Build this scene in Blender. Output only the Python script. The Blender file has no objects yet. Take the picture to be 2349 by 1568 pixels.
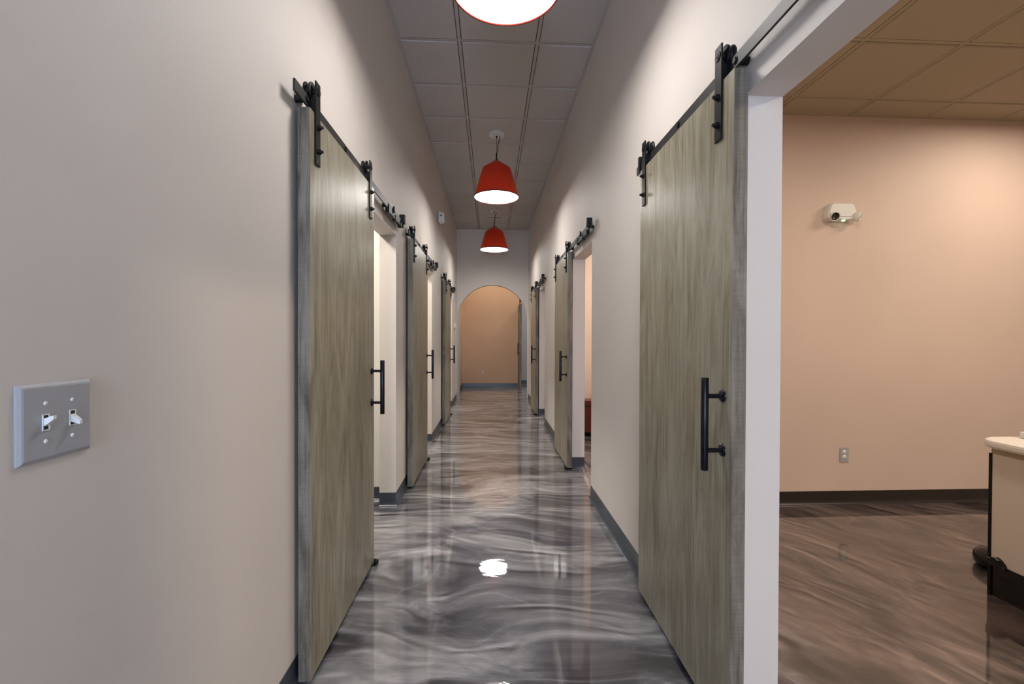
import bpy, bmesh, math, random
from mathutils import Vector, Matrix
random.seed(4)
PI = math.pi
SC = bpy.context.scene
COL = SC.collection

# ------------------------------------------------------------------ measures (metres)
CAM_H = 1.29
XL, XR = -0.722, 0.815            # corridor wall faces
WT = 0.125                        # wall thickness
HC = 3.60                         # corridor ceiling
HR = 3.02                         # room ceilings
YB = -2.6                         # corridor start (behind the camera)
YA = 9.57                         # face of the arch wall
YE = 11.72                        # end wall
HD = 2.07                         # opening height
OL = [(2.62, 3.46), (4.70, 5.55), (7.56, 8.42)]     # openings, left wall
OR = [(0.56, 1.405), (3.57, 4.41), (6.665, 7.45)]   # openings, right wall

# ------------------------------------------------------------------ materials
def mat(name):
    m = bpy.data.materials.new(name); m.use_nodes = True
    nt = m.node_tree
    return m, nt, nt.nodes['Principled BSDF']
def N(nt, kind, **kw):
    n = nt.nodes.new(kind)
    for k, v in kw.items():
        if k in n.inputs.keys(): n.inputs[k].default_value = v
        else: setattr(n, k, v)
    return n
def setp(b, col=None, rough=None, metal=None, **kw):
    if col is not None: b.inputs['Base Color'].default_value = (*col, 1)
    if rough is not None: b.inputs['Roughness'].default_value = rough
    if metal is not None: b.inputs['Metallic'].default_value = metal
    for k, v in kw.items(): b.inputs[k.replace('_', ' ')].default_value = v
def simple(name, col, rough=0.5, metal=0.0, **kw):
    m, nt, b = mat(name); setp(b, col, rough, metal, **kw); return m
def ramp(nt, stops):
    r = nt.nodes.new('ShaderNodeValToRGB'); e = r.color_ramp.elements
    while len(e) < len(stops): e.new(0.5)
    for i, (p, c) in enumerate(stops):
        e[i].position = p; e[i].color = (*c, 1)
    return r

def paint(name, col, bump=0.12):
    m, nt, b = mat(name)
    tc = N(nt, 'ShaderNodeTexCoord'); L = nt.links
    n1 = N(nt, 'ShaderNodeTexNoise', Scale=260.0, Detail=3.0, Roughness=0.6)
    n2 = N(nt, 'ShaderNodeTexNoise', Scale=1.3, Detail=2.0)
    L.new(tc.outputs['Object'], n1.inputs['Vector']); L.new(tc.outputs['Object'], n2.inputs['Vector'])
    r = ramp(nt, [(0.3, tuple(c * 0.96 for c in col)), (0.7, tuple(min(1, c * 1.03) for c in col))])
    L.new(n2.outputs['Fac'], r.inputs['Fac']); L.new(r.outputs['Color'], b.inputs['Base Color'])
    bp = N(nt, 'ShaderNodeBump', Strength=bump, Distance=0.002)
    L.new(n1.outputs['Fac'], bp.inputs['Height']); L.new(bp.outputs['Normal'], b.inputs['Normal'])
    b.inputs['Roughness'].default_value = 0.62
    return m
M = {}
M['wall'] = paint('greige_wall_paint', (0.62, 0.565, 0.515))
M['peach'] = paint('peach_wall_paint', (0.58, 0.455, 0.39))
M['tan'] = paint('tan_wall_paint', (0.50, 0.33, 0.215))
M['cream'] = paint('cream_wall_paint', (0.70, 0.67, 0.62))
M['grey'] = paint('grey_wall_paint', (0.42, 0.43, 0.44))

def tile_mat(name, col):
    m, nt, b = mat(name); L = nt.links
    tc = N(nt, 'ShaderNodeTexCoord')
    n1 = N(nt, 'ShaderNodeTexNoise', Scale=420.0, Detail=2.0)
    L.new(tc.outputs['Object'], n1.inputs['Vector'])
    r = ramp(nt, [(0.35, tuple(c * 0.82 for c in col)), (0.62, col)])
    L.new(n1.outputs['Fac'], r.inputs['Fac']); L.new(r.outputs['Color'], b.inputs['Base Color'])
    bp = N(nt, 'ShaderNodeBump', Strength=0.25, Distance=0.002)
    L.new(n1.outputs['Fac'], bp.inputs['Height']); L.new(bp.outputs['Normal'], b.inputs['Normal'])
    b.inputs['Roughness'].default_value = 0.9
    return m
M['tile'] = tile_mat('ceiling_tile_mineral', (0.50, 0.455, 0.425))
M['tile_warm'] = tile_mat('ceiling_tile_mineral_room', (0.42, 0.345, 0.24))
M['tbar'] = simple('tbar_painted_steel', (0.40, 0.365, 0.35), 0.45)
M['tbar_shade'] = simple('tbar_painted_gap_shade', (0.05, 0.045, 0.045), 0.8)  # dark colour standing in for shade between tile and bar

def floor_mat():
    m, nt, b = mat('metallic_epoxy_floor'); L = nt.links
    tc = N(nt, 'ShaderNodeTexCoord')
    # folds run across the hall, and slant down the big right hand room
    def maps(rot, sc):
        r0 = N(nt, 'ShaderNodeMapping'); r0.inputs['Rotation'].default_value = (0, 0, rot); L.new(tc.outputs['Object'], r0.inputs['Vector'])
        r1_ = N(nt, 'ShaderNodeMapping'); r1_.inputs['Scale'].default_value = sc; L.new(r0.outputs['Vector'], r1_.inputs['Vector']); return r1_.outputs['Vector']
    va = maps(0.08, (0.95, 2.9, 1.0)); vb = maps(1.08, (1.2, 2.9, 1.0))
    sp = N(nt, 'ShaderNodeSeparateXYZ'); L.new(tc.outputs['Object'], sp.inputs[0])
    st = N(nt, 'ShaderNodeMapRange'); st.inputs['From Min'].default_value = 0.85; st.inputs['From Max'].default_value = 1.0
    L.new(sp.outputs['X'], st.inputs['Value'])
    mv = N(nt, 'ShaderNodeMix', data_type='VECTOR'); L.new(st.outputs['Result'], mv.inputs['Factor']); L.new(va, mv.inputs[4]); L.new(vb, mv.inputs[5])
    w = N(nt, 'ShaderNodeTexNoise', Scale=0.8, Detail=2.0); L.new(tc.outputs['Object'], w.inputs['Vector'])
    vm = N(nt, 'ShaderNodeVectorMath', operation='MULTIPLY_ADD')
    L.new(w.outputs['Color'], vm.inputs[0]); vm.inputs[1].default_value = (1.5, 2.0, 0.0); L.new(mv.outputs[1], vm.inputs[2])
    # creases of the pigment: thin folds where warped noise crosses its middle value
    def fold(scale, detail, dist, sharp):
        n = N(nt, 'ShaderNodeTexNoise', Scale=scale, Detail=detail, Roughness=0.5, Distortion=dist); L.new(vm.outputs[0], n.inputs['Vector'])
        a1 = N(nt, 'ShaderNodeMath', operation='SUBTRACT'); L.new(n.outputs['Fac'], a1.inputs[0]); a1.inputs[1].default_value = 0.5
        a2 = N(nt, 'ShaderNodeMath', operation='ABSOLUTE'); L.new(a1.outputs[0], a2.inputs[0])
        a3 = N(nt, 'ShaderNodeMath', operation='MULTIPLY'); L.new(a2.outputs[0], a3.inputs[0]); a3.inputs[1].default_value = -sharp
        a4 = N(nt, 'ShaderNodeMath', operation='EXPONENT'); L.new(a3.outputs[0], a4.inputs[0])
        return a4.outputs[0], n.outputs['Fac']
    f1, n1 = fold(1.6, 1.5, 0.7, 34.0)
    f2, n2 = fold(3.6, 1.0, 0.8, 26.0)
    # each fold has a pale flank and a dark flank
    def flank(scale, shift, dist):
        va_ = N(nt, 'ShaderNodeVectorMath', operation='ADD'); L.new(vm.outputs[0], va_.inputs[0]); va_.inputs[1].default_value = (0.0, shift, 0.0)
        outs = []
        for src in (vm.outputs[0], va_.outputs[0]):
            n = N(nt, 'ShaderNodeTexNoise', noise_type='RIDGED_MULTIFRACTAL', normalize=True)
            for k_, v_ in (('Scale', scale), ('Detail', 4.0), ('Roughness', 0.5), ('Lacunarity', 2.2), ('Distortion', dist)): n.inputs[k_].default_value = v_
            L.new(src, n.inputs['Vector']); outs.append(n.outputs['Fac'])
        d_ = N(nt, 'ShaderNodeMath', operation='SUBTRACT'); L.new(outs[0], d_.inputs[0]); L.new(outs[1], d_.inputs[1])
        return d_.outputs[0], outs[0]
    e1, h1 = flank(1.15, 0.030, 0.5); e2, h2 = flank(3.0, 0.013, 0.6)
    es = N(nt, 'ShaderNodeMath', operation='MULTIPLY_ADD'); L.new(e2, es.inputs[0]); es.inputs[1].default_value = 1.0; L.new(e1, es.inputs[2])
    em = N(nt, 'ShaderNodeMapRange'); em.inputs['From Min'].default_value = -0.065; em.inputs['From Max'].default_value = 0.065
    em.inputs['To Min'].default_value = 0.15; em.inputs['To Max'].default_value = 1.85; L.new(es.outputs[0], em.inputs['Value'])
    ad = N(nt, 'ShaderNodeMath', operation='MULTIPLY_ADD'); L.new(f2, ad.inputs[0]); ad.inputs[1].default_value = 0.45; L.new(f1, ad.inputs[2])
    hsum = N(nt, 'ShaderNodeMath', operation='MULTIPLY_ADD'); L.new(n1, hsum.inputs[0]); hsum.inputs[1].default_value = 2.2; L.new(ad.outputs[0], hsum.inputs[2])
    hs2 = N(nt, 'ShaderNodeMath', operation='MULTIPLY_ADD'); L.new(n2, hs2.inputs[0]); hs2.inputs[1].default_value = 1.0; L.new(hsum.outputs[0], hs2.inputs[2])
    big = N(nt, 'ShaderNodeTexNoise', Scale=1.3, Detail=4.0, Roughness=0.5, Distortion=0.6); L.new(vm.outputs[0], big.inputs['Vector'])
    fine = N(nt, 'ShaderNodeTexNoise', Scale=9.0, Detail=5.0, Roughness=0.65, Distortion=0.5); L.new(vm.outputs[0], fine.inputs['Vector'])
    r1 = ramp(nt, [(0.36, (0.026, 0.026, 0.040)), (0.45, (0.100, 0.098, 0.115)), (0.53, (0.20, 0.196, 0.207)), (0.68, (0.30, 0.295, 0.30))])
    L.new(big.outputs['Fac'], r1.inputs['Fac'])
    rr = ramp(nt, [(0.15, (0, 0, 0)), (1.0, (0.28, 0.28, 0.28))]); L.new(ad.outputs[0], rr.inputs['Fac'])
    mx = N(nt, 'ShaderNodeMix', data_type='RGBA', blend_type='MIX')
    L.new(rr.outputs['Color'], mx.inputs['Factor']); L.new(r1.outputs['Color'], mx.inputs['A']); mx.inputs['B'].default_value = (0.42, 0.415, 0.42, 1)
    rf = ramp(nt, [(0.3, (0.70, 0.70, 0.72)), (0.7, (1.2, 1.19, 1.18))]); L.new(fine.outputs['Fac'], rf.inputs['Fac'])
    m2 = N(nt, 'ShaderNodeMix', data_type='RGBA', blend_type='MULTIPLY'); m2.inputs['Factor'].default_value = 1.0
    L.new(mx.outputs['Result'], m2.inputs['A']); L.new(rf.outputs['Color'], m2.inputs['B'])
    # warm light and wall reflection of the right hand room painted in as brown
    gx = N(nt, 'ShaderNodeMapRange'); gx.inputs['From Min'].default_value = 0.9; gx.inputs['From Max'].default_value = 1.5
    L.new(sp.outputs['X'], gx.inputs['Value'])
    room_light_tint = N(nt, 'ShaderNodeMix', data_type='RGBA', blend_type='MIX')
    L.new(gx.outputs['Result'], room_light_tint.inputs['Factor']); room_light_tint.inputs['A'].default_value = (1, 1, 1, 1); room_light_tint.inputs['B'].default_value = (0.50, 0.385, 0.34, 1)
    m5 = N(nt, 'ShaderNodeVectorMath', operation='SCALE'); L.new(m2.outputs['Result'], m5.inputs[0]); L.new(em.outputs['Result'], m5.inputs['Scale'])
    m3 = N(nt, 'ShaderNodeMix', data_type='RGBA', blend_type='MULTIPLY'); m3.inputs['Factor'].default_value = 1.0
    L.new(m5.outputs[0], m3.inputs['A']); L.new(room_light_tint.outputs['Result'], m3.inputs['B'])
    L.new(m3.outputs['Result'], b.inputs['Base Color'])
    setp(b, None, 0.42, 0.25); b.inputs['Coat Weight'].default_value = 1.0
    b.inputs['Coat Roughness'].default_value = 0.025; b.inputs['Coat IOR'].default_value = 1.85
    bp = N(nt, 'ShaderNodeBump', Strength=0.7, Distance=0.010); L.new(h1, bp.inputs['Height']); L.new(bp.outputs['Normal'], b.inputs['Normal'])
    ob = N(nt, 'ShaderNodeTexNoise', Scale=55.0, Detail=2.0); L.new(tc.outputs['Object'], ob.inputs['Vector'])
    ob2 = N(nt, 'ShaderNodeTexNoise', Scale=5.0, Detail=2.0); L.new(mv.outputs[1], ob2.inputs['Vector'])
    bc = N(nt, 'ShaderNodeBump', Strength=0.05, Distance=0.0012); L.new(ob.outputs['Fac'], bc.inputs['Height'])
    bd = N(nt, 'ShaderNodeBump', Strength=0.06, Distance=0.005); L.new(ob2.outputs['Fac'], bd.inputs['Height']); L.new(bc.outputs['Normal'], bd.inputs['Normal'])
    L.new(bd.outputs['Normal'], b.inputs['Coat Normal'])
    return m
M['floor'] = floor_mat()

def wood(name, cols, edge=False):
    m, nt, b = mat(name); L = nt.links
    tc = N(nt, 'ShaderNodeTexCoord'); oi = N(nt, 'ShaderNodeObjectInfo')
    off = N(nt, 'ShaderNodeVectorMath', operation='MULTIPLY_ADD')
    L.new(oi.outputs['Location'], off.inputs[0]); off.inputs[1].default_value = (3.1, 1.7, 0.0); L.new(tc.outputs['Object'], off.inputs[2])
    mp = N(nt, 'ShaderNodeMapping'); L.new(off.outputs[0], mp.inputs['Vector'])
    mp.inputs['Scale'].default_value = (3.4, 3.4, 0.62)
    w = N(nt, 'ShaderNodeTexNoise', Scale=1.6, Detail=2.0); L.new(mp.outputs['Vector'], w.inputs['Vector'])
    vm = N(nt, 'ShaderNodeVectorMath', operation='MULTIPLY_ADD'); L.new(w.outputs['Color'], vm.inputs[0]); vm.inputs[1].default_value = (0.5, 0.5, 0.25); L.new(mp.outputs['Vector'], vm.inputs[2])
    g = N(nt, 'ShaderNodeTexNoise', Scale=2.6, Detail=7.0, Roughness=0.66, Distortion=1.6); L.new(vm.outputs[0], g.inputs['Vector'])
    mp2 = N(nt, 'ShaderNodeMapping'); L.new(off.outputs[0], mp2.inputs['Vector']); mp2.inputs['Scale'].default_value = (60, 60, 1.6)
    f = N(nt, 'ShaderNodeTexNoise', Scale=1.6, Detail=4.0, Roughness=0.7); L.new(mp2.outputs['Vector'], f.inputs['Vector'])
    r = ramp(nt, [(0.30, cols[0]), (0.45, cols[1]), (0.60, cols[2])]); L.new(g.outputs['Fac'], r.inputs['Fac'])
    rf = ramp(nt, [(0.35, (0.58, 0.56, 0.53)), (0.46, (0.95, 0.95, 0.94)), (0.7, (1.12, 1.11, 1.09))]); L.new(f.outputs['Fac'], rf.inputs['Fac'])
    mx = N(nt, 'ShaderNodeMix', data_type='RGBA', blend_type='MULTIPLY'); mx.inputs['Factor'].default_value = 1.0
    L.new(r.outputs['Color'], mx.inputs['A']); L.new(rf.outputs['Color'], mx.inputs['B'])
    out = mx.outputs['Result']
    if edge:   # saw marks across the lipping
        mp3 = N(nt, 'ShaderNodeMapping'); L.new(off.outputs[0], mp3.inputs['Vector']); mp3.inputs['Scale'].default_value = (6, 6, 260)
        s = N(nt, 'ShaderNodeTexNoise', Scale=1.0, Detail=1.0); L.new(mp3.outputs['Vector'], s.inputs['Vector'])
        rs = ramp(nt, [(0.38, (0.90, 0.90, 0.90)), (0.6, (1.03, 1.03, 1.03))]); L.new(s.outputs['Fac'], rs.inputs['Fac'])
        m4 = N(nt, 'ShaderNodeMix', data_type='RGBA', blend_type='MULTIPLY'); m4.inputs['Factor'].default_value = 1.0
        L.new(out, m4.inputs['A']); L.new(rs.outputs['Color'], m4.inputs['B']); out = m4.outputs['Result']
    L.new(out, b.inputs['Base Color'])
    bp = N(nt, 'ShaderNodeBump', Strength=0.18, Distance=0.001); L.new(f.outputs['Fac'], bp.inputs['Height']); L.new(bp.outputs['Normal'], b.inputs['Normal'])
    b.inputs['Roughness'].default_value = 0.37 if not edge else 0.6
    return m
M['wood'] = wood('grey_stained_maple', [(0.160, 0.130, 0.083), (0.235, 0.206, 0.145), (0.300, 0.274, 0.208)])
M['wood_edge'] = wood('grey_stained_door_edge', [(0.075, 0.062, 0.045), (0.15, 0.128, 0.10), (0.21, 0.185, 0.150)], True)
M['black'] = simple('black_powder_coated_steel', (0.005, 0.005, 0.005), 0.45, Specular_IOR_Level=0.25)
M['rail'] = simple('dark_bronze_flat_bar', (0.016, 0.015, 0.016), 0.5, 0.2)
M['handle'] = simple('satin_black_handle', (0.010, 0.011, 0.016), 0.25, 0.5)
M['base'] = simple('slate_blue_rubber_base', (0.040, 0.050, 0.066), 0.30)
M['base_dark'] = simple('dark_brown_rubber_base', (0.018, 0.014, 0.012), 0.35)
M['plastic'] = simple('pale_grey_plastic', (0.36, 0.36, 0.37), 0.35)
M['white'] = simple('white_plastic', (0.72, 0.71, 0.69), 0.35)
M['chrome'] = simple('chrome', (0.7, 0.7, 0.7), 0.15, 1.0)
M['dark'] = simple('dark_lens', (0.02, 0.02, 0.02), 0.2)
M['slot'] = simple('outlet_slot_dark', (0.03, 0.03, 0.03), 0.6)
M['laminate'] = simple('cream_laminate', (0.68, 0.61, 0.53), 0.38)
M['top'] = simple('off_white_counter', (0.75, 0.70, 0.64), 0.3)
M['rim'] = simple('beige_rail', (0.40, 0.31, 0.20), 0.5)
M['gloss_black'] = simple('gloss_black', (0.006, 0.006, 0.007), 0.06)
M['bench'] = simple('oxblood_leather', (0.07, 0.008, 0.005), 0.3)
M['cord'] = simple('black_cord', (0.02, 0.02, 0.02), 0.5)
M['canopy'] = simple('white_canopy', (0.60, 0.58, 0.56), 0.5)

def shade_mat():
    m, nt, b = mat('red_fabric_shade'); L = nt.links
    setp(b, (0.30, 0.016, 0.006), 0.5)
    tr = N(nt, 'ShaderNodeBsdfTranslucent'); tr.inputs['Color'].default_value = (0.85, 0.22, 0.07, 1)
    mx = N(nt, 'ShaderNodeMixShader'); mx.inputs[0].default_value = 0.085
    L.new(b.outputs[0], mx.inputs[1]); L.new(tr.outputs[0], mx.inputs[2])
    L.new(mx.outputs[0], nt.nodes['Material Output'].inputs['Surface'])
    return m
M['shade'] = shade_mat()
def emis(name, col, s):
    m, nt, b = mat(name)
    b.inputs['Base Color'].default_value = (0.8, 0.8, 0.8, 1)
    b.inputs['Emission Color'].default_value = (*col, 1); b.inputs['Emission Strength'].default_value = s
    return m
LAMP = 16.0
M['diffuser'] = emis('lit_white_diffuser', (1.0, 0.965, 0.93), LAMP)
M['led'] = emis('small_green_led', (0.5, 1.0, 0.6), 2.0)

# ------------------------------------------------------------------ mesh helpers
def mk(name, verts, faces, m, parent=None, smooth=False):
    me = bpy.data.meshes.new(name); me.from_pydata([tuple(v) for v in verts], [], faces)
    bm = bmesh.new(); bm.from_mesh(me); bmesh.ops.recalc_face_normals(bm, faces=bm.faces); bm.to_mesh(me); bm.free()
    ms = m if isinstance(m, (list, tuple)) else [m]
    for k in ms: me.materials.append(k)
    o = bpy.data.objects.new(name, me); COL.objects.link(o)
    if parent: o.parent = parent
    if smooth:
        for p in me.polygons: p.use_smooth = True
    return o
class MB:
    def __init__(s): s.v = []; s.f = []; s.mi = []; s.sm = []
    def add(s, vs, fs, mi=0, sm=False):
        n = len(s.v); s.v += [tuple(v) for v in vs]
        for f in fs: s.f.append([i + n for i in f]); s.mi.append(mi); s.sm.append(sm)
        return s
    def box(s, x0, x1, y0, y1, z0, z1, mi=0):
        vs = [(x, y, z) for x in (x0, x1) for y in (y0, y1) for z in (z0, z1)]
        return s.add(vs, [(0, 1, 3, 2), (4, 6, 7, 5), (0, 4, 5, 1), (2, 3, 7, 6), (0, 2, 6, 4), (1, 5, 7, 3)], mi)
    def bbox(s, x0, x1, y0, y1, z0, z1, bv=0.002, seg=2, mi=0):
        bm = bmesh.new(); bmesh.ops.create_cube(bm, size=1)
        bmesh.ops.scale(bm, vec=(x1 - x0, y1 - y0, z1 - z0), verts=bm.verts)
        bmesh.ops.translate(bm, vec=((x0 + x1) / 2, (y0 + y1) / 2, (z0 + z1) / 2), verts=bm.verts)
        bmesh.ops.bevel(bm, geom=bm.edges[:], offset=bv, segments=seg, profile=0.5, affect='EDGES')
        bm.verts.index_update()
        s.add([v.co[:] for v in bm.verts], [[v.index for v in f.verts] for f in bm.faces], mi); bm.free(); return s
    def cyl(s, a, b, r0, r1=None, n=20, mi=0, caps=True):
        r1 = r0 if r1 is None else r1
        a = Vector(a); b = Vector(b); d = (b - a).normalized()
        t = d.orthogonal().normalized(); w = d.cross(t)
        vs = []; 
        for p, r in ((a, r0), (b, r1)):
            for i in range(n):
                an = 2 * PI * i / n; vs.append(p + t * math.cos(an) * r + w * math.sin(an) * r)
        s.add(vs, [(i, (i + 1) % n, n + (i + 1) % n, n + i) for i in range(n)], mi, True)
        if caps: s.add(vs[:n], [list(range(n))], mi); s.add(vs[n:], [list(range(n))], mi)
        return s
    def lathe(s, prof, o=(0, 0, 0), ax=(0, 0, 1), n=32, mi=0, caps=False, sm=True):
        d = Vector(ax).normalized(); t = d.orthogonal().normalized(); w = d.cross(t); o = Vector(o)
        vs = []
        for r, z in prof:
            for i in range(n):
                an = 2 * PI * i / n; vs.append(o + d * z + t * math.cos(an) * r + w * math.sin(an) * r)
        fs = []
        for k in range(len(prof) - 1):
            for i in range(n):
                j = (i + 1) % n; fs.append((k * n + i, k * n + j, (k + 1) * n + j, (k + 1) * n + i))
        s.add(vs, fs, mi, sm)
        if caps: s.add(vs[:n], [list(range(n))], mi); s.add(vs[-n:], [list(range(n))], mi)
        return s
    def tube(s, pts, r, n=8, mi=0):
        for a, b in zip(pts[:-1], pts[1:]): s.cyl(a, b, r, n=n, mi=mi)
        return s
    def sweep(s, path, prof, side, mi=0):
        """profile (out, up) swept along a floor path; 'side' = +1 puts 'out' to the left of travel"""
        P = [Vector((p[0], p[1], 0)) for p in path]; rings = []
        for i, p in enumerate(P):
            d0 = (p - P[i - 1]).normalized() if i else None
            d1 = (P[i + 1] - p).normalized() if i < len(P) - 1 else None
            n0 = Vector((-d0.y, d0.x, 0)) * side if d0 else None
            n1 = Vector((-d1.y, d1.x, 0)) * side if d1 else None
            if n0 and n1: nn = (n0 + n1); nn = nn / max(0.3, nn.length_squared / 2)
            else: nn = n0 or n1
            rings.append([p + nn * a + Vector((0, 0, b)) for a, b in prof])
        k = len(prof); vs = [v for r in rings for v in r]
        fs = [(i * k + j, i * k + (j + 1) % k, (i + 1) * k + (j + 1) % k, (i + 1) * k + j) for i in range(len(rings) - 1) for j in range(k)]
        s.add(vs, fs, mi); s.add(rings[0], [list(range(k))], mi); s.add(rings[-1], [list(range(k))], mi)
        return s
    def build(s, name, m, parent=None):
        me = bpy.data.meshes.new(name); me.from_pydata(s.v, [], s.f)
        ms = m if isinstance(m, (list, tuple)) else [m]
        for k in ms: me.materials.append(k)
        for p, mi, sm in zip(me.polygons, s.mi, s.sm): p.material_index = mi; p.use_smooth = sm
        bm = bmesh.new(); bm.from_mesh(me); bmesh.ops.recalc_face_normals(bm, faces=bm.faces); bm.to_mesh(me); bm.free()
        o = bpy.data.objects.new(name, me); COL.objects.link(o)
        if parent: o.parent = parent
        return o
def struct(o): o['kind'] = 'structure'; return o
def tag(o, label, cat, group=None):
    o['label'] = label; o['category'] = cat; o['kind'] = 'thing'
    if group: o['group'] = group
    return o
def empty(name, loc, rz=0.0):
    o = bpy.data.objects.new(name, None); COL.objects.link(o); o.empty_display_size = 0.1
    o.location = loc; o.rotation_euler = (0, 0, rz); return o
def copy_tree(o, parent=None):
    c = o.copy(); COL.objects.link(c)
    if parent: c.parent = parent
    for ch in list(o.children): copy_tree(ch, c)
    return c

# ------------------------------------------------------------------ the shell
struct(MB().box(-4.2, 6.6, YB - 0.3, 13.3, -0.12, 0.0).build('floor', M['floor']))

def wall_x(name, x0, x1, y0, y1, z1, holes, m):
    b = MB(); y = y0
    for a, c in holes:
        b.box(x0, x1, y, a, 0, z1); b.box(x0, x1, a, c, HD, z1); y = c
    b.box(x0, x1, y, y1, 0, z1)
    return struct(b.build(name, m))
wall_x('wall_left', XL - WT, XL, YB, YA + 0.15, HC + 0.1, OL, M['wall'])
wall_x('wall_right', XR, XR + WT, YB, YA + 0.15, HC + 0.1, OR, M['wall'])

# arch wall: piers + spandrel with a half round opening
def arch_wall():
    cx, r, zs, t = 0.044, 0.752, 1.665, 0.14
    n = 48; y0, y1 = YA, YA + t
    arc = [(cx - r, 0)] + [(cx + r * math.cos(PI - PI * i / n), zs + r * math.sin(PI - PI * i / n)) for i in range(n + 1)] + [(cx + r, 0)]
    outer = [(XL - 0.01, 0)]
    for i in range(n + 1):
        x = cx + r * math.cos(PI - PI * i / n)
        outer.append((x if 0 < i < n else (XL - 0.01 if i == 0 else XR + 0.01), HC + 0.1))
    outer.append((XR + 0.01, 0))
    vs, fs = [], []
    for y in (y0, y1):
        for a in arc: vs.append((a[0], y, a[1]))
        for a in outer: vs.append((a[0], y, a[1]))
    k = len(arc)
    for i in range(k - 1):
        fs.append((i, i + 1, k + i + 1, k + i)); fs.append((2 * k + i, 3 * k + i, 3 * k + i + 1, 2 * k + i + 1))
        fs.append((i, 2 * k + i, 2 * k + i + 1, i + 1))
    fs.append((0, k, 3 * k, 2 * k)); fs.append((k - 1, 3 * k - 1, 4 * k - 1, 2 * k - 1))
    o = mk('wall_arch', vs, fs, M['wall']); return struct(o)
arch_wall()
# beyond the arch
struct(MB().box(XL - 0.12, 0.712, YE, YE + 0.12, 0, HC).build('wall_end', M['tan']))
struct(MB().box(XL - 0.12, XL - 0.012, 10.72, YE, 0, HC).build('wall_end_left', M['tan']))
struct(MB().box(-2.6, XL - 0.005, 10.60, 10.72, 0, HC).build('wall_side_passage', M['grey']))
struct(MB().box(0.765, 0.822, 12.0, 12.12, 0, HC).box(0.712, 0.765, YE, 12.12, 0, HC).build('wall_end_right', M['tan']))
struct(MB().box(0.80, 3.2, 12.5, 12.62, 0, HC).build('wall_recess', M['grey']))
struct(MB().box(-2.72, -2.6, YA, 12.6, 0, HC).box(3.2, 3.32, YA, 12.6, 0, HC).build('wall_outer', M['grey']))
# room partitions
b = MB()
for y in (3.60, 5.72, 8.56): b.box(-4.0, XL - WT, y, y + 0.11, 0, HC)
struct(b.build('wall_left_rooms', M['cream']))
struct(MB().box(-4.12, -4.0, YB, YA + 0.1, 0, HC).box(-4.0, XL - WT, YA, YA + 0.1, 0, HC).build('wall_left_outer', M['cream']))
struct(MB().box(XR + WT, 6.3, 3.36, 3.47, 0, HC).build('wall_right_room_back', M['peach']))
struct(MB().box(XR + WT, 6.3, 6.05, 6.16, 0, HC).build('wall_right_rooms', M['peach']))
struct(MB().box(6.3, 6.42, YB, YA + 0.1, 0, HC).box(XR + WT, 6.3, YA, YA + 0.1, 0, HC).box(XR + WT, 6.3, YB - 0.12, YB, 0, HC).build('wall_right_outer', M['peach']))
struct(MB().box(-4.12, XL - WT, YB - 0.12, YB, 0, HC).build('wall_left_back', M['cream']))
# entrance wall with a tall window behind the camera
wx0, wx1, wz0, wz1 = XL + 0.06, XL + 0.78, 0.35, 2.75
struct(MB().box(XL - WT, wx0, YB - 0.12, YB, 0, HC).box(wx1, XR + WT, YB - 0.12, YB, 0, HC).box(wx0, wx1, YB - 0.12, YB, 0, wz0).box(wx0, wx1, YB - 0.12, YB, wz1, HC).build('wall_entrance', M['wall']))
fr = MB()
for x in (wx0, wx1 - 0.05, (wx0 + wx1) / 2 - 0.02): fr.box(x, x + 0.05, YB - 0.09, YB - 0.03, wz0, wz1)
for z in (wz0, wz1 - 0.05, 1.9): fr.box(wx0, wx1, YB - 0.09, YB - 0.03, z, z + 0.05)
struct(fr.build('window_1', M['white']))

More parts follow.
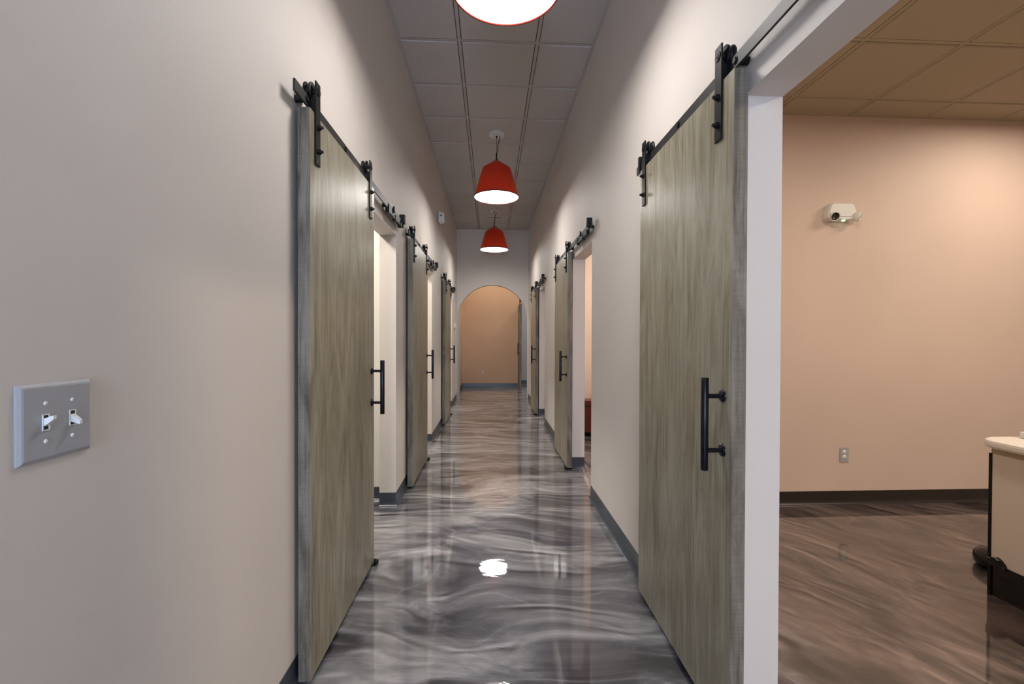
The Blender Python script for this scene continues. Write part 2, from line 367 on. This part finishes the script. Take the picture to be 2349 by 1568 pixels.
# ceilings: lay-in tiles with a steel grid
def ceiling(name, x0, x1, y0, y1, z, gx, gy, mt, tb, bar=0.024):
    """gx, gy: grid line centres"""
    xs = [x0] + sorted(g for g in gx if x0 < g < x1) + [x1]; ys = [y0] + sorted(g for g in gy if y0 < g < y1) + [y1]
    b = MB(); h = bar / 2
    b.box(x0, x1, y0, y1, z + 0.02, z + 0.06)
    for i in range(len(xs) - 1):
        for j in range(len(ys) - 1):
            a, c = xs[i] + h + 0.0055, xs[i + 1] - h - 0.0055; d, e = ys[j] + h + 0.0055, ys[j + 1] - h - 0.0055
            if c - a < 0.03 or e - d < 0.03: continue
            k = 0.006
            vs = [(a, d, z + 0.02), (c, d, z + 0.02), (c, e, z + 0.02), (a, e, z + 0.02), (a, d, z), (c, d, z), (c, e, z), (a, e, z),
                  (a + k, d + k, z - 0.006), (c - k, d + k, z - 0.006), (c - k, e - k, z - 0.006), (a + k, e - k, z - 0.006)]
            b.add(vs, [(0, 1, 5, 4), (1, 2, 6, 5), (2, 3, 7, 6), (3, 0, 4, 7), (4, 5, 9, 8), (5, 6, 10, 9), (6, 7, 11, 10), (7, 4, 8, 11), (8, 9, 10, 11)])
    o = struct(b.build(name, mt))
    dk = MB(); k = h + 0.0075
    for x in xs[1:-1]: dk.box(x - k, x + k, y0, y1, z + 0.0055, z + 0.019)
    for y in ys[1:-1]: dk.box(x0, x1, y - k, y + k, z + 0.006, z + 0.0185)
    dk.build('painted_gap_shade', M['tbar_shade'], o)  # solid dark strips, painted shade beside the bars
    g = MB()
    for x in xs[1:-1]: g.box(x - h, x + h, y0, y1, z - 0.001, z + 0.004)
    for y in ys[1:-1]:
        for i in range(len(xs) - 1): g.box(xs[i] + h, xs[i + 1] - h, y - h, y + h, z - 0.0005, z + 0.004)
    g.box(x0, x0 + 0.022, y0, y1, z - 0.004, z + 0.001); g.box(x1 - 0.022, x1, y0, y1, z - 0.004, z + 0.001)
    g.box(x0 + 0.022, x1 - 0.022, y1 - 0.022, y1, z - 0.004, z + 0.001)
    g.build('ceiling_grid', tb, o)
    return o
T = 0.607
ceiling('ceiling', XL, XR, YB, YA, HC, [-0.247, 0.362], [3.51 + T * k for k in range(-12, 10)], M['tile'], M['tbar'])
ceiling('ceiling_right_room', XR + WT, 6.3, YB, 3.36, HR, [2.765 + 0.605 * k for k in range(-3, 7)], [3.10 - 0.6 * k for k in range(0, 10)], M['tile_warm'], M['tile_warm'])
struct(MB().box(-4.0, XL - WT, YB, YA, HR, HR + 0.05).build('ceiling_left_rooms', M['tile']))
struct(MB().box(XR + WT, 6.3, 3.47, YA, HR, HR + 0.05).build('ceiling_right_rooms', M['tile']))
struct(MB().box(-2.6, 3.2, YA + 0.14, 12.6, HC, HC + 0.05).build('ceiling_end', M['tile']))

# baseboards: rubber cove base, mitred round the jambs
BP = [(0, 0), (0.016, 0), (0.015, 0.003), (0.009, 0.008), (0.005, 0.016), (0.0035, 0.03), (0.0035, 0.1000), (0.0015, 0.1016), (0, 0.1016)]
lb = XL - WT
bl = MB()
ys = [YB] + [v for o in OL for v in o] + [YA]
for i in range(0, len(ys), 2):
    p = []
    if i > 0: p.append((lb, ys[i]))
    p += [(XL, ys[i]), (XL, ys[i + 1])]
    if i + 1 < len(ys) - 1: p.append((lb, ys[i + 1]))
    bl.sweep(p, BP, -1)
struct(bl.build('baseboard_left', M['base']))
br = MB(); rb = XR + WT
ys = [YB] + [v for o in OR for v in o] + [YA]
for i in range(0, len(ys), 2):
    p = []
    if i > 2: p.append((rb, ys[i]))
    p += [(XR, ys[i]), (XR, ys[i + 1])]
    if i + 1 < len(ys) - 1: p.append((rb, ys[i + 1]))
    br.sweep(p, BP, +1)
struct(br.build('baseboard_right', M['base']))
struct(MB().sweep([(XL - 0.012, 10.73), (XL - 0.012, YE), (0.712, YE)], BP, -1).build('baseboard_end', M['base']))
struct(MB().sweep([(0.82, 12.5), (3.0, 12.5)], BP, -1).build('baseboard_recess', M['base']))
struct(MB().sweep([(rb, 3.36), (6.3, 3.36)], BP, -1).build('baseboard_right_room', M['base_dark']))
b = MB()
for y in (3.60, 5.72, 8.56): b.sweep([(-4.0, y), (lb, y)], BP, -1)
struct(b.build('baseboard_left_rooms', M['base']))
struct(MB().sweep([(rb, 6.05), (6.3, 6.05)], BP, -1).build('baseboard_right_rooms', M['base']))

# ------------------------------------------------------------------ barn doors (local: x out of the wall, y along it, z up)
DX0, DX1 = 0.017, 0.062
def make_door(w):
    t = empty('sliding_barn_door', (0, 0, 0))
    b = MB(); z0, z1 = 0.018, 2.13
    b.bbox(DX0, DX1, 0, w, z0, z1, 0.0015, 2)
    s = b.build('door_slab', [M['wood'], M['wood_edge']], t)
    for p in s.data.polygons:
        if abs(p.normal.y) > 0.8: p.material_index = 1
    for yc in (0.062, w - 0.088):
        st = MB().bbox(DX1 + 0.001, DX1 + 0.007, yc - 0.021, yc + 0.021, 1.94, 2.25, 0.0008, 1)
        st.box(0.046, DX1 + 0.001, yc - 0.014, yc + 0.014, 2.135, 2.19)
        st.cyl((0.02, yc, 2.217), (DX1 + 0.012, yc, 2.217), 0.008, n=16)
        st.cyl((DX1 + 0.007, yc, 2.217), (DX1 + 0.010, yc, 2.217), 0.016, n=24)
        h = st.build('hanger_strap', M['black'], t)
        wheel = MB().lathe([(0.004, -0.013), (0.034, -0.013), (0.035, -0.011), (0.034, -0.007), (0.028, -0.005), (0.024, 0.0), (0.028, 0.005), (0.034, 0.007), (0.035, 0.011), (0.034, 0.013), (0.004, 0.013)], (0.037, yc, 2.217), (1, 0, 0), 36)
        wheel.build('roller', M['black'], h)
        for zz in (2.083, 1.992):
            bo = MB().cyl((DX1 + 0.007, yc, zz), (DX1 + 0.009, yc, zz), 0.012, n=20).cyl((DX1 + 0.009, yc, zz), (DX1 + 0.017, yc, zz), 0.010, n=6).cyl((DX1 + 0.017, yc, zz), (DX1 + 0.025, yc, zz), 0.006, 0.005, n=12)
            bo.build('bolt', M['black'], h)
    yh = w - 0.055
    hb = MB().lathe([(0.0, 0.864), (0.0112, 0.864), (0.012, 0.865), (0.012, 1.162), (0.0112, 1.163), (0.0, 1.163)], (DX1 + 0.060, yh, 0), (0, 0, 1), 24)
    hd = hb.build('pull_handle', M['handle'], t)
    for zz in (1.104, 0.928):
        p = MB().cyl((DX1 + 0.002, yh, zz), (DX1 + 0.056, yh, zz), 0.0075, n=16)
        p.lathe([(0.0, 0.008), (0.014, 0.0075), (0.0195, 0.005), (0.021, 0.0), ], (DX1, yh, zz), (1, 0, 0), 24)
        p.build('handle_post', M['handle'], hd)
    return t
def make_rail(length, ystart, w, clip):
    t = empty('door_rail', (0, 0, 0)); y0, y1 = ystart, ystart + length
    MB().bbox(0.033, 0.041, y0, y1, 2.150, 2.192, 0.0006, 1).build('rail_bar', M['rail'], t)
    n = 5
    for i in range(n):
        y = y0 + 0.10 + (length - 0.2) * i / (n - 1)
        b = MB().cyl((0.0, y, 2.171), (0.033, y, 2.171), 0.013, n=20)
        b.cyl((0.041, y, 2.171), (0.047, y, 2.171), 0.010, n=6); b.cyl((0.041, y, 2.171), (0.0425, y, 2.171), 0.013, n=20)
        b.build('standoff', M['black'], t)
    e = MB().bbox(0.022, 0.064, y1 - 0.10, y1 - 0.055, 2.165, 2.232, 0.002, 2)
    e.cyl((0.043, y1 - 0.077, 2.158), (0.043, y1 - 0.077, 2.135), 0.006, n=12)
    e.build('end_stop', M['black'], t)
    c = MB().bbox(0.027, 0.047, y1 - 0.55, y1 - 0.13, 2.126, 2.147, 0.002, 1)
    for q in (0.55, 0.34, 0.16): c.bbox(0.024, 0.050, y1 - q - 0.012, y1 - q + 0.024, 2.118, 2.158, 0.002, 1)
    c.cyl((0.047, y1 - 0.40, 2.16), (0.047, y1 - 0.40, 2.205), 0.006, n=10)
    c.build('soft_closer', M['black'], t)
    if clip: MB().bbox(0.020, 0.052, y0 + 0.055, y0 + 0.075, 2.145, 2.225, 0.001, 1).build('rail_clip', M['black'], t)
    return t
def make_guide():
    b = MB().bbox(0.010, 0.075, -0.03, 0.004, 0.0, 0.0055, 0.001, 1)
    b.lathe([(0.0, 0.0), (0.0115, 0.0), (0.012, 0.002), (0.012, 0.019), (0.010, 0.022), (0.0, 0.022)], (0.077, -0.012, 0.0055), (0, 0, 1), 20)
    b.lathe([(0.0, 0.0), (0.006, 0.0), (0.005, 0.03), (0.0, 0.033)], (0.070, -0.020, 0.005), (0, 0, 1), 12)
    return b.build('floor_guide', M['black'])

WL, WR = 0.90, 0.868
L_Y = [1.672, 3.838, 6.60]                    # near edges, left doors
R_Y = [2.225, 5.205, 8.29]                    # far edges, right doors
doorsL = [make_door(WL)]; doorsL += [copy_tree(doorsL[0]) for _ in range(2)]
doorsR = [make_door(WR)]; doorsR += [copy_tree(doorsR[0]) for _ in range(2)]
railsL = [make_rail(1.97, -0.075, WL, False)]; railsL += [copy_tree(railsL[0]) for _ in range(2)]
railsR = [make_rail(1.92, -0.125, WR, True)]; railsR += [copy_tree(railsR[0]) for _ in range(2)]
g0 = make_guide(); guides = [g0] + [copy_tree(g0) for _ in range(5)]
GD, GR, GG = 'sliding barn doors along the corridor', 'barn door rails on the corridor walls', 'floor guides under the barn doors'
dl = ['greyish wood sliding barn door on the left wall, nearest to the light switch',
      'greyish wood sliding barn door on the left wall, middle of the three',
      'greyish wood sliding barn door on the left wall, farthest, closest to the arch']
dr = ['large greyish wood sliding barn door on the right, beside the peach room opening',
      'greyish wood sliding barn door on the right wall, middle of the three',
      'greyish wood sliding barn door on the right wall, farthest, closest to the arch']
rl = ['black steel rail above the nearest barn door on the left wall',
      'black steel rail above the middle barn door on the left wall',
      'black steel rail above the farthest left barn door, near the arch']
rr_ = ['black steel rail above the large near right barn door, running out of the picture',
       'black steel rail above the middle barn door on the right wall',
       'black steel rail above the farthest right barn door, near the arch']
for i in range(3):
    for o, y, lab, cat, gr in ((doorsL[i], L_Y[i], dl[i], 'door', GD), (railsL[i], L_Y[i], rl[i], 'door rail', GR)):
        o.location = (XL, y, 0); tag(o, lab, cat, gr)
    guides[i].location = (XL, L_Y[i] + WL + 0.004, 0)
    for o, y, lab, cat, gr in ((doorsR[i], R_Y[i], dr[i], 'door', GD), (railsR[i], R_Y[i], rr_[i], 'door rail', GR)):
        o.location = (XR, y, 0); o.rotation_euler = (0, 0, PI); tag(o, lab, cat, gr)
    guides[3 + i].location = (XR, R_Y[i] - WR - 0.004, 0); guides[3 + i].rotation_euler = (0, 0, PI)
gl = ['small black floor guide at the far bottom corner of the nearest left barn door',
      'small black floor guide at the far bottom corner of the middle left barn door',
      'small black floor guide at the bottom corner of the farthest left barn door',
      'small black floor guide under the large near barn door on the right',
      'small black floor guide under the near edge of the middle right barn door',
      'small black floor guide under the near edge of the farthest right barn door']
for o, l in zip(guides, gl): tag(o, l, 'floor guide', GG)

# the edge-on barn door past the arch
e = empty('sliding_barn_door', (0.765, 10.95, 0))
MB().bbox(-0.045, 0.0, 0, 0.76, 0.015, 2.13, 0.0015, 1).build('door_slab', M['wood_edge'], e)
hs = MB().bbox(-0.052, -0.046, 0.06, 0.10, 1.92, 2.25, 0.001, 1).lathe([(0.0, -0.012), (0.034, -0.012), (0.034, 0.012), (0.0, 0.012)], (-0.03, 0.08, 2.20), (1, 0, 0), 24)
hs.build('hanger_strap', M['black'], e)
MB().cyl((-0.085, 0.06, 0.87), (-0.085, 0.06, 1.16), 0.011).cyl((-0.085, 0.06, 1.1), (-0.045, 0.06, 1.1), 0.007).cyl((-0.085, 0.06, 0.93), (-0.045, 0.06, 0.93), 0.007).build('pull_handle', M['handle'], e)
tag(e, 'barn door seen edge-on through the arch, at the right end of the end wall', 'door', GD)

# ------------------------------------------------------------------ pendants
def make_pendant():
    t = empty('pendant_lamp', (0, 0, 0))       # origin at the ceiling, rim 0.73 below
    zr = 2.872 - HC
    s = MB()
    prof = [(0.252, zr), (0.251, zr + 0.012), (0.163, zr + 0.315), (0.157, zr + 0.325), (0.012, zr + 0.425)]
    inner = [(r - 0.003, z - 0.001) for r, z in reversed(prof)]
    s.lathe(prof + [(0.009, zr + 0.424)] + inner[1:] + [(0.252, zr)], n=64)
    s.build('lamp_shade', M['shade'], t)
    MB().lathe([(0.0, zr + 0.006), (0.2475, zr + 0.006), (0.2475, zr + 0.009), (0.0, zr + 0.009)], n=64).build('diffuser', M['diffuser'], t)
    MB().lathe([(0.2475, zr), (0.254, zr), (0.254, zr + 0.010), (0.2505, zr + 0.012)], n=64).build('shade_rim', simple('red_rim', (0.10, 0.015, 0.01), 0.4), t)
    MB().lathe([(0.0, zr + 0.45), (0.006, zr + 0.45), (0.014, zr + 0.432), (0.015, zr + 0.422), (0.0, zr + 0.42)], n=20).build('cap', M['black'], t)
    MB().lathe([(0.0, -0.035), (0.080, -0.035), (0.088, -0.030), (0.090, -0.024), (0.090, 0.0)], n=40).build('ceiling_canopy', M['canopy'], t)
    MB().cyl((0, 0, -0.035), (0, 0, -0.055), 0.009).build('cord_grip', M['black'], t)
    MB().tube([(0, 0, -0.05), (0, 0, zr + 0.44)], 0.0022).build('suspension_wire', M['cord'], t)
    pts = [(0.034 + 0.004 * math.sin(i * 1.3) - 0.030 * (i / 8), 0, -0.035 + (zr + 0.49 + 0.035) * i / 8) for i in range(9)] + [(0.0, 0, zr + 0.47), (0, 0, zr + 0.44)]
    MB().tube(pts, 0.0042).build('power_cord', M['cord'], t)
    MB().cyl((0, 0, zr + 0.455), (0, 0, zr + 0.50), 0.008, n=14).build('coupling', M['black'], t)
    return t
PY = [2.03, 5.07, 8.07]
pen = [make_pendant()] + [None] * 2
for i in range(1, 3): pen[i] = copy_tree(pen[0])
pl = ['nearest pendant lamp, only its large lit white underside showing at the picture top',
      'red conical pendant lamp with lit underside, hanging mid corridor, larger of the two red ones',
      'red conical pendant lamp with lit underside, farthest and smallest, in front of the arch wall']
for o, y, l in zip(pen, PY, pl): o.location = (0.064, y, HC); tag(o, l, 'pendant lamp', 'red pendant lamps in the corridor')

# ------------------------------------------------------------------ light switch (left wall)
t = empty('light_switch', (XL, 0.775, 1.152))
pb = MB(); a, c, k, d = 0.0625, 0.0625, 0.007, 0.0075
vs = [(0, -a, -c), (0, a, -c), (0, a, c), (0, -a, c), (0.0025, -a, -c), (0.0025, a, -c), (0.0025, a, c), (0.0025, -a, c),
      (d - 0.001, -a + k * .6, -c + k * .6), (d - 0.001, a - k * .6, -c + k * .6), (d - 0.001, a - k * .6, c - k * .6), (d - 0.001, -a + k * .6, c - k * .6),
      (d, -a + k, -c + k), (d, a - k, -c + k), (d, a - k, c - k), (d, -a + k, c - k)]
fs = []
for q in range(3):
    for i in range(4): j = (i + 1) % 4; fs.append((q * 4 + i, q * 4 + j, q * 4 + 4 + j, q * 4 + 4 + i))
fs.append((12, 13, 14, 15)); pb.add(vs, fs)
pb.build('switch_plate', M['plastic'], t)
for yy, up in ((-0.022, 1), (0.024, -1)):
    fr = MB()
    for s_ in (-1, 1):
        fr.box(d - 0.001, d + 0.0015, yy + s_ * 0.0052 - 0.0008, yy + s_ * 0.0052 + 0.0008, -0.012, 0.012)
        fr.box(d - 0.001, d + 0.0015, yy - 0.006, yy + 0.006, s_ * 0.0125 - 0.0008, s_ * 0.0125 + 0.0008)
    fr.box(d - 0.001, d + 0.0003, yy - 0.005, yy + 0.005, -0.0118, 0.0118, mi=1)
    f = fr.build('toggle_surround', [M['white'], M['dark']], t)
    tg = MB(); vs = []
    for x, cz, hw, hh in ((d, 0.0, 0.0044, 0.0062), (d + 0.007, up * 0.0035, 0.0038, 0.005), (d + 0.0135, up * 0.0075, 0.0033, 0.0036), (d + 0.0145, up * 0.0082, 0.0026, 0.0026)):
        vs += [(x, yy - hw, cz - hh), (x, yy + hw, cz - hh), (x, yy + hw, cz + hh), (x, yy - hw, cz + hh)]
    fs = [(q * 4 + i, q * 4 + (i + 1) % 4, q * 4 + 4 + (i + 1) % 4, q * 4 + 4 + i) for q in range(3) for i in range(4)] + [(12, 13, 14, 15)]
    tg.add(vs, fs); tg.build('toggle', M['white'], t)
    for zz in (0.0305, -0.0305):
        MB().lathe([(0.0034, 0.0), (0.0032, 0.0008), (0.002, 0.0014), (0.0, 0.0016)], (d, yy, zz), (1, 0, 0), 16).build('screw', M['white'], t)
tag(t, 'pale double toggle light switch plate on the near left wall', 'light switch')

# ------------------------------------------------------------------ outlets
def outlet(loc, label):
    t = empty('wall_outlet', loc)               # faces -Y
    MB().bbox(-0.035, 0.035, -0.006, 0.0, -0.0585, 0.0585, 0.0025, 2).build('outlet_plate', M['plastic'], t)
    for s_ in (-1, 1):
        zc = s_ * 0.0195
        r = MB().lathe([(0.0, 0.0085), (0.0150, 0.0085), (0.0165, 0.006)], (0, 0, zc), (0, -1, 0), 24).build('socket', M['white'], t)
        g = MB()
        for x in (-0.0063, 0.0063): g.box(x - 0.0013, x + 0.0013, -0.0092, -0.008, zc + 0.000, zc + 0.009)
        g.cyl((0, -0.008, zc - 0.007), (0, -0.0092, zc - 0.007), 0.0026, n=12)
        g.build('slots', M['slot'], r)
    MB().lathe([(0.003, 0.006), (0.0, 0.0075)], (0, 0, 0), (0, -1, 0), 12).build('screw', M['white'], t)
    tag(t, label, 'outlet', 'wall outlets')
    return t
outlet((2.766, 3.36, 0.385), 'pale wall outlet low on the peach wall of the right room')
outlet((-0.205, YE, 0.395), 'tiny pale wall outlet on the peach end wall seen through the arch')

# ------------------------------------------------------------------ emergency light
t = empty('emergency_light', (2.695, 3.36, 2.262))
vs = []; ring = [(-0.115, -0.045), (-0.118, 0.005), (-0.100, 0.058), (-0.080, 0.070), (0.080, 0.070), (0.098, 0.058), (0.118, 0.0), (0.105, -0.045), (0.075, -0.062), (-0.09, -0.062)]
for y, k in ((0.0, 1.0), (-0.045, 0.97), (-0.058, 0.88)): vs += [(x * k, y, z * k) for x, z in ring]
n = len(ring)
MB().add(vs, [(q * n + i, q * n + (i + 1) % n, (q + 1) * n + (i + 1) % n, (q + 1) * n + i) for q in (0, 1) for i in range(n)] + [list(range(2 * n, 3 * n))]).build('housing', M['white'], t)
for x, ax in ((-0.072, (-0.25, -1, -0.35)), (0.108, (0.75, -0.7, -0.35))):
    hd = MB().lathe([(0.020, -0.03), (0.032, -0.015), (0.034, 0.012), (0.034, 0.022), (0.030, 0.024), (0.028, 0.016)], (x, -0.058, -0.036), ax, 28).build('lamp_head', M['white'], t)
    MB().lathe([(0.029, 0.015), (0.015, 0.006), (0.0, 0.004)], (x, -0.058, -0.036), ax, 24).build('lens', M['dark'], hd)
MB().bbox(-0.02, 0.06, -0.0595, -0.054, -0.038, -0.034, 0.0005, 1).build('slot', M['tbar'], t)
MB().bbox(0.008, 0.022, -0.050, -0.030, -0.068, -0.060, 0.001, 1).build('indicator', M['led'], t)
tag(t, 'white two-headed emergency light high on the peach wall of the right room', 'emergency light')

# ------------------------------------------------------------------ alarm strobe + thermostat, left wall
t = empty('fire_alarm', (XL, 6.22, 2.94))
MB().bbox(0.0, 0.008, -0.075, 0.075, -0.075, 0.075, 0.003, 2).build('back_plate', M['dark'], t)
vs = []; 
for x, a_, c_ in ((0.008, 0.070, 0.070), (0.05, 0.066, 0.066), (0.085, 0.045, 0.05)): vs += [(x, -a_, -c_), (x, a_, -c_), (x, a_, c_), (x, -a_, c_)]
MB().add(vs, [(q * 4 + i, q * 4 + (i + 1) % 4, q * 4 + 4 + (i + 1) % 4, q * 4 + 4 + i) for q in (0, 1) for i in range(4)] + [(8, 9, 10, 11)]).build('housing', M['white'], t)
MB().lathe([(0.030, 0.0), (0.030, 0.012), (0.018, 0.016), (0.016, 0.006), (0.0, 0.004)], (0.045, -0.066, 0.015), (0.25, -1, 0), 24).build('strobe_lens', M['white'], t)
MB().cyl((0.046, -0.072, 0.015), (0.048, -0.081, 0.015), 0.009, n=16).build('lens_centre', M['dark'], t)
tag(t, 'small white alarm unit high on the left wall near the ceiling', 'fire alarm')
t = empty('thermostat', (XL, 8.96, 1.535))
MB().bbox(0.0, 0.028, -0.05, 0.05, -0.045, 0.045, 0.004, 2).build('thermostat_body', M['white'], t)
MB().bbox(0.0, 0.012, -0.03, 0.03, -0.11, -0.046, 0.003, 1).build('thermostat_base', M['plastic'], t)
tag(t, 'tiny white thermostat on the left wall just before the arch', 'thermostat')
o = MB().bbox(-0.06, 0.19, 8.57, 8.615, HC - 0.020, HC - 0.001, 0.003, 1).build('ceiling_vent', M['tbar'])
tag(o, 'narrow pale bar on the ceiling behind the farthest red pendant', 'ceiling vent')

# ------------------------------------------------------------------ cabinet, right room
t = empty('reception_cabinet', (2.53, 2.14, 0))
b = MB(); R_ = 0.03
b.bbox(0.0, 0.9, -1.1, 0.0, 0.165, 0.715, 0.003, 2).build('cabinet_body', M['laminate'], t)
MB().box(0.004, 0.896, -1.096, -0.004, 0.715, 0.745).build('top_rail', M['rim'], t)
# top with rounded corner and bullnose edge
rc = 0.10; pts = []
for cx_, cy_, a0 in ((0.93 - rc, -1.15 + rc, -PI / 2), (0.93 - rc, 0.03 - rc, 0), (-0.045 + rc, 0.03 - rc, PI / 2), (-0.045 + rc, -1.15 + rc, PI)):
    for i in range(9): an = a0 + PI / 2 * i / 8; pts.append((cx_ + rc * math.cos(an), cy_ + rc * math.sin(an)))
n = len(pts); vs = []; ctr = (0.44, -0.56)
levels = [(-0.004, 0.748), (0.006, 0.752), (0.010, 0.762), (0.010, 0.776), (0.006, 0.786), (-0.004, 0.790)]
for d_, z in levels:
    for i, (x, y) in enumerate(pts):
        p0 = pts[i - 1]; p1 = pts[(i + 1) % n]; tx, ty = p1[0] - p0[0], p1[1] - p0[1]; l = math.hypot(tx, ty)
        vs.append((x + ty / l * d_, y - tx / l * d_, z))
fs = [(q * n + i, q * n + (i + 1) % n, (q + 1) * n + (i + 1) % n, (q + 1) * n + i) for q in range(5) for i in range(n)] + [list(range(n)), list(range(5 * n, 6 * n))]
ct = MB().add(vs, fs); ct.build('counter_top', M['top'], t)
MB().bbox(-0.003, 0.003, -0.012, 0.003, 0.0, 0.716, 0.001, 1).build('corner_trim', M['black'], t)
MB().box(0.004, 0.89, -1.09, -0.004, 0.0, 0.165).build('kick_plate', M['gloss_black'], t)
fb = MB(); vs = []
prof = [(-0.002, 0.155), (-0.085, 0.157), (-0.080, 0.178), (-0.062, 0.197), (-0.045, 0.205), (-0.025, 0.196), (-0.002, 0.190)]
for x, k in ((0.0, 1.0), (-0.014, 0.97), (-0.022, 0.85)):
    cyy, czz = -0.04, 0.175; vs += [(x, cyy + (y - cyy) * k, czz + (z - czz) * k) for y, z in prof]
n = len(prof); fb.add(vs, [(q * n + i, q * n + (i + 1) % n, (q + 1) * n + (i + 1) % n, (q + 1) * n + i) for q in (0, 1) for i in range(n)] + [list(range(2 * n, 3 * n))])
fb.build('corner_bumper', M['gloss_black'], t)
tag(t, 'cream cabinet with rounded off-white top in the peach room, at the right edge', 'cabinet')
o = MB().lathe([(0.0, 0.105), (0.04, 0.103), (0.075, 0.092), (0.095, 0.07), (0.10, 0.045), (0.095, 0.02), (0.08, 0.0), (0.0, 0.0)], n=36).build('furniture_foot', M['gloss_black'])
o.location = (2.865, 2.38, 0); tag(o, 'glossy black rounded foot on the floor behind the cream cabinet', 'furniture foot')
t = empty('countertop_box', (2.682, 2.075, 0.7905))
MB().bbox(0.0, 0.10, 0.0, 0.06, 0.0, 0.032, 0.003, 2).build('box_body', M['white'], t)
MB().bbox(0.010, 0.10, -0.006, 0.0, 0.001, 0.029, 0.001, 1).build('box_front', M['dark'], t)
tag(t, 'small white box with dark front on the cabinet top, cut by the right picture edge', 'box')

# bench in the middle right room
t = empty('waiting_bench', (1.9, 5.98, 0))
MB().bbox(-0.85, 0.6, -0.20, 0.0, 0.40, 0.475, 0.012, 3).build('seat_cushion', M['bench'], t)
MB().bbox(-0.84, 0.59, -0.19, -0.01, 0.06, 0.395, 0.008, 2).build('bench_base', M['bench'], t)
for x in (-0.80, 0.55): MB().bbox(x - 0.02, x + 0.02, -0.17, -0.03, 0.0, 0.06, 0.002, 1).build('leg', M['black'], t)
tag(t, 'dark red bench glimpsed low through the middle right doorway', 'bench')

# ------------------------------------------------------------------ lights
def area(name, loc, size, power, col, rot=(0, 0, 0), shape='RECTANGLE', sy=None):
    l = bpy.data.lights.new(name, 'AREA'); l.shape = shape; l.size = size
    if sy: l.size_y = sy
    l.energy = power; l.color = col
    o = bpy.data.objects.new(name, l); COL.objects.link(o); o.location = loc; o.rotation_euler = rot; o['kind'] = 'helper'; return o
area('daylight', ((wx0 + wx1) / 2, YB - 0.2, 1.6), 0.7, 72, (0.58, 0.74, 1.0), (PI / 2, 0, 0), sy=2.3)   # daylight through window_1
W = (1.0, 0.86, 0.70)
area('unseen_room_light', (3.95, 2.45, HR - 0.04), 0.6, 14, W, shape='DISK')
area('unseen_room_light', (1.75, 1.9, HR - 0.04), 0.35, 9, W, shape='DISK')
area('unseen_room_light', (3.4, -0.2, HR - 0.04), 0.6, 58, (1.0, 0.86, 0.70), shape='DISK')  # added fill light for the right room, no fixture
for x, y, p, c in ((-1.8, 2.6, 40, (1, .93, .84)), (-1.8, 4.9, 36, (1, .93, .84)), (-1.8, 7.6, 30, (1, .93, .84)), (2.2, 4.7, 40, (1, .88, .74)), (2.2, 7.6, 36, (1, .92, .84)), (0.0, 10.6, 14, (1, .84, .66)), (1.8, 11.4, 16, (1, .95, .9)), (-1.7, 10.2, 10, (1, .95, .9))):  # unseen lights added to brighten side rooms and the end, no fixtures
    area('unseen_room_light', (x, y, (HR if y < YA else HC) - 0.05), 0.5, p, c, shape='DISK')
wd = bpy.data.worlds.new('World'); SC.world = wd; wd.use_nodes = True
wd.node_tree.nodes['Background'].inputs[0].default_value = (0.55, 0.68, 1.0, 1); wd.node_tree.nodes['Background'].inputs[1].default_value = 0.6

# ------------------------------------------------------------------ camera
f = 1025.0; yaw = math.atan(49.5 / f); pit = math.atan(9.5 / f); roll = 0.003
fw = Vector((math.sin(yaw) * math.cos(pit), math.cos(yaw) * math.cos(pit), -math.sin(pit)))
r = Vector((math.cos(yaw), -math.sin(yaw), 0)); u = r.cross(fw)
r2 = r * math.cos(roll) + u * math.sin(roll); u2 = u * math.cos(roll) - r * math.sin(roll)
cd = bpy.data.cameras.new('camera'); cam = bpy.data.objects.new('camera', cd); COL.objects.link(cam)
cd.sensor_fit = 'HORIZONTAL'; cd.sensor_width = 36.0; cd.lens = f / 2349 * 36.0; cd.clip_start = 0.02
mw = Matrix((r2, u2, -fw)).transposed().to_4x4(); mw.translation = Vector((0, 0, CAM_H)); cam.matrix_world = mw
SC.camera = cam
SC.view_settings.view_transform = 'Standard'; SC.view_settings.look = 'None'; SC.view_settings.gamma = 1.0
SC.view_settings.use_curve_mapping = False; SC.view_settings.exposure = 1.1
SC.cycles.use_denoising = True; SC.cycles.max_bounces = 7; SC.cycles.diffuse_bounces = 5; SC.cycles.glossy_bounces = 4; SC.cycles.transmission_bounces = 3; SC.cycles.use_adaptive_sampling = True; SC.cycles.adaptive_threshold = 0.08; SC.cycles.adaptive_min_samples = 24; SC.cycles.sample_clamp_indirect = 6.0
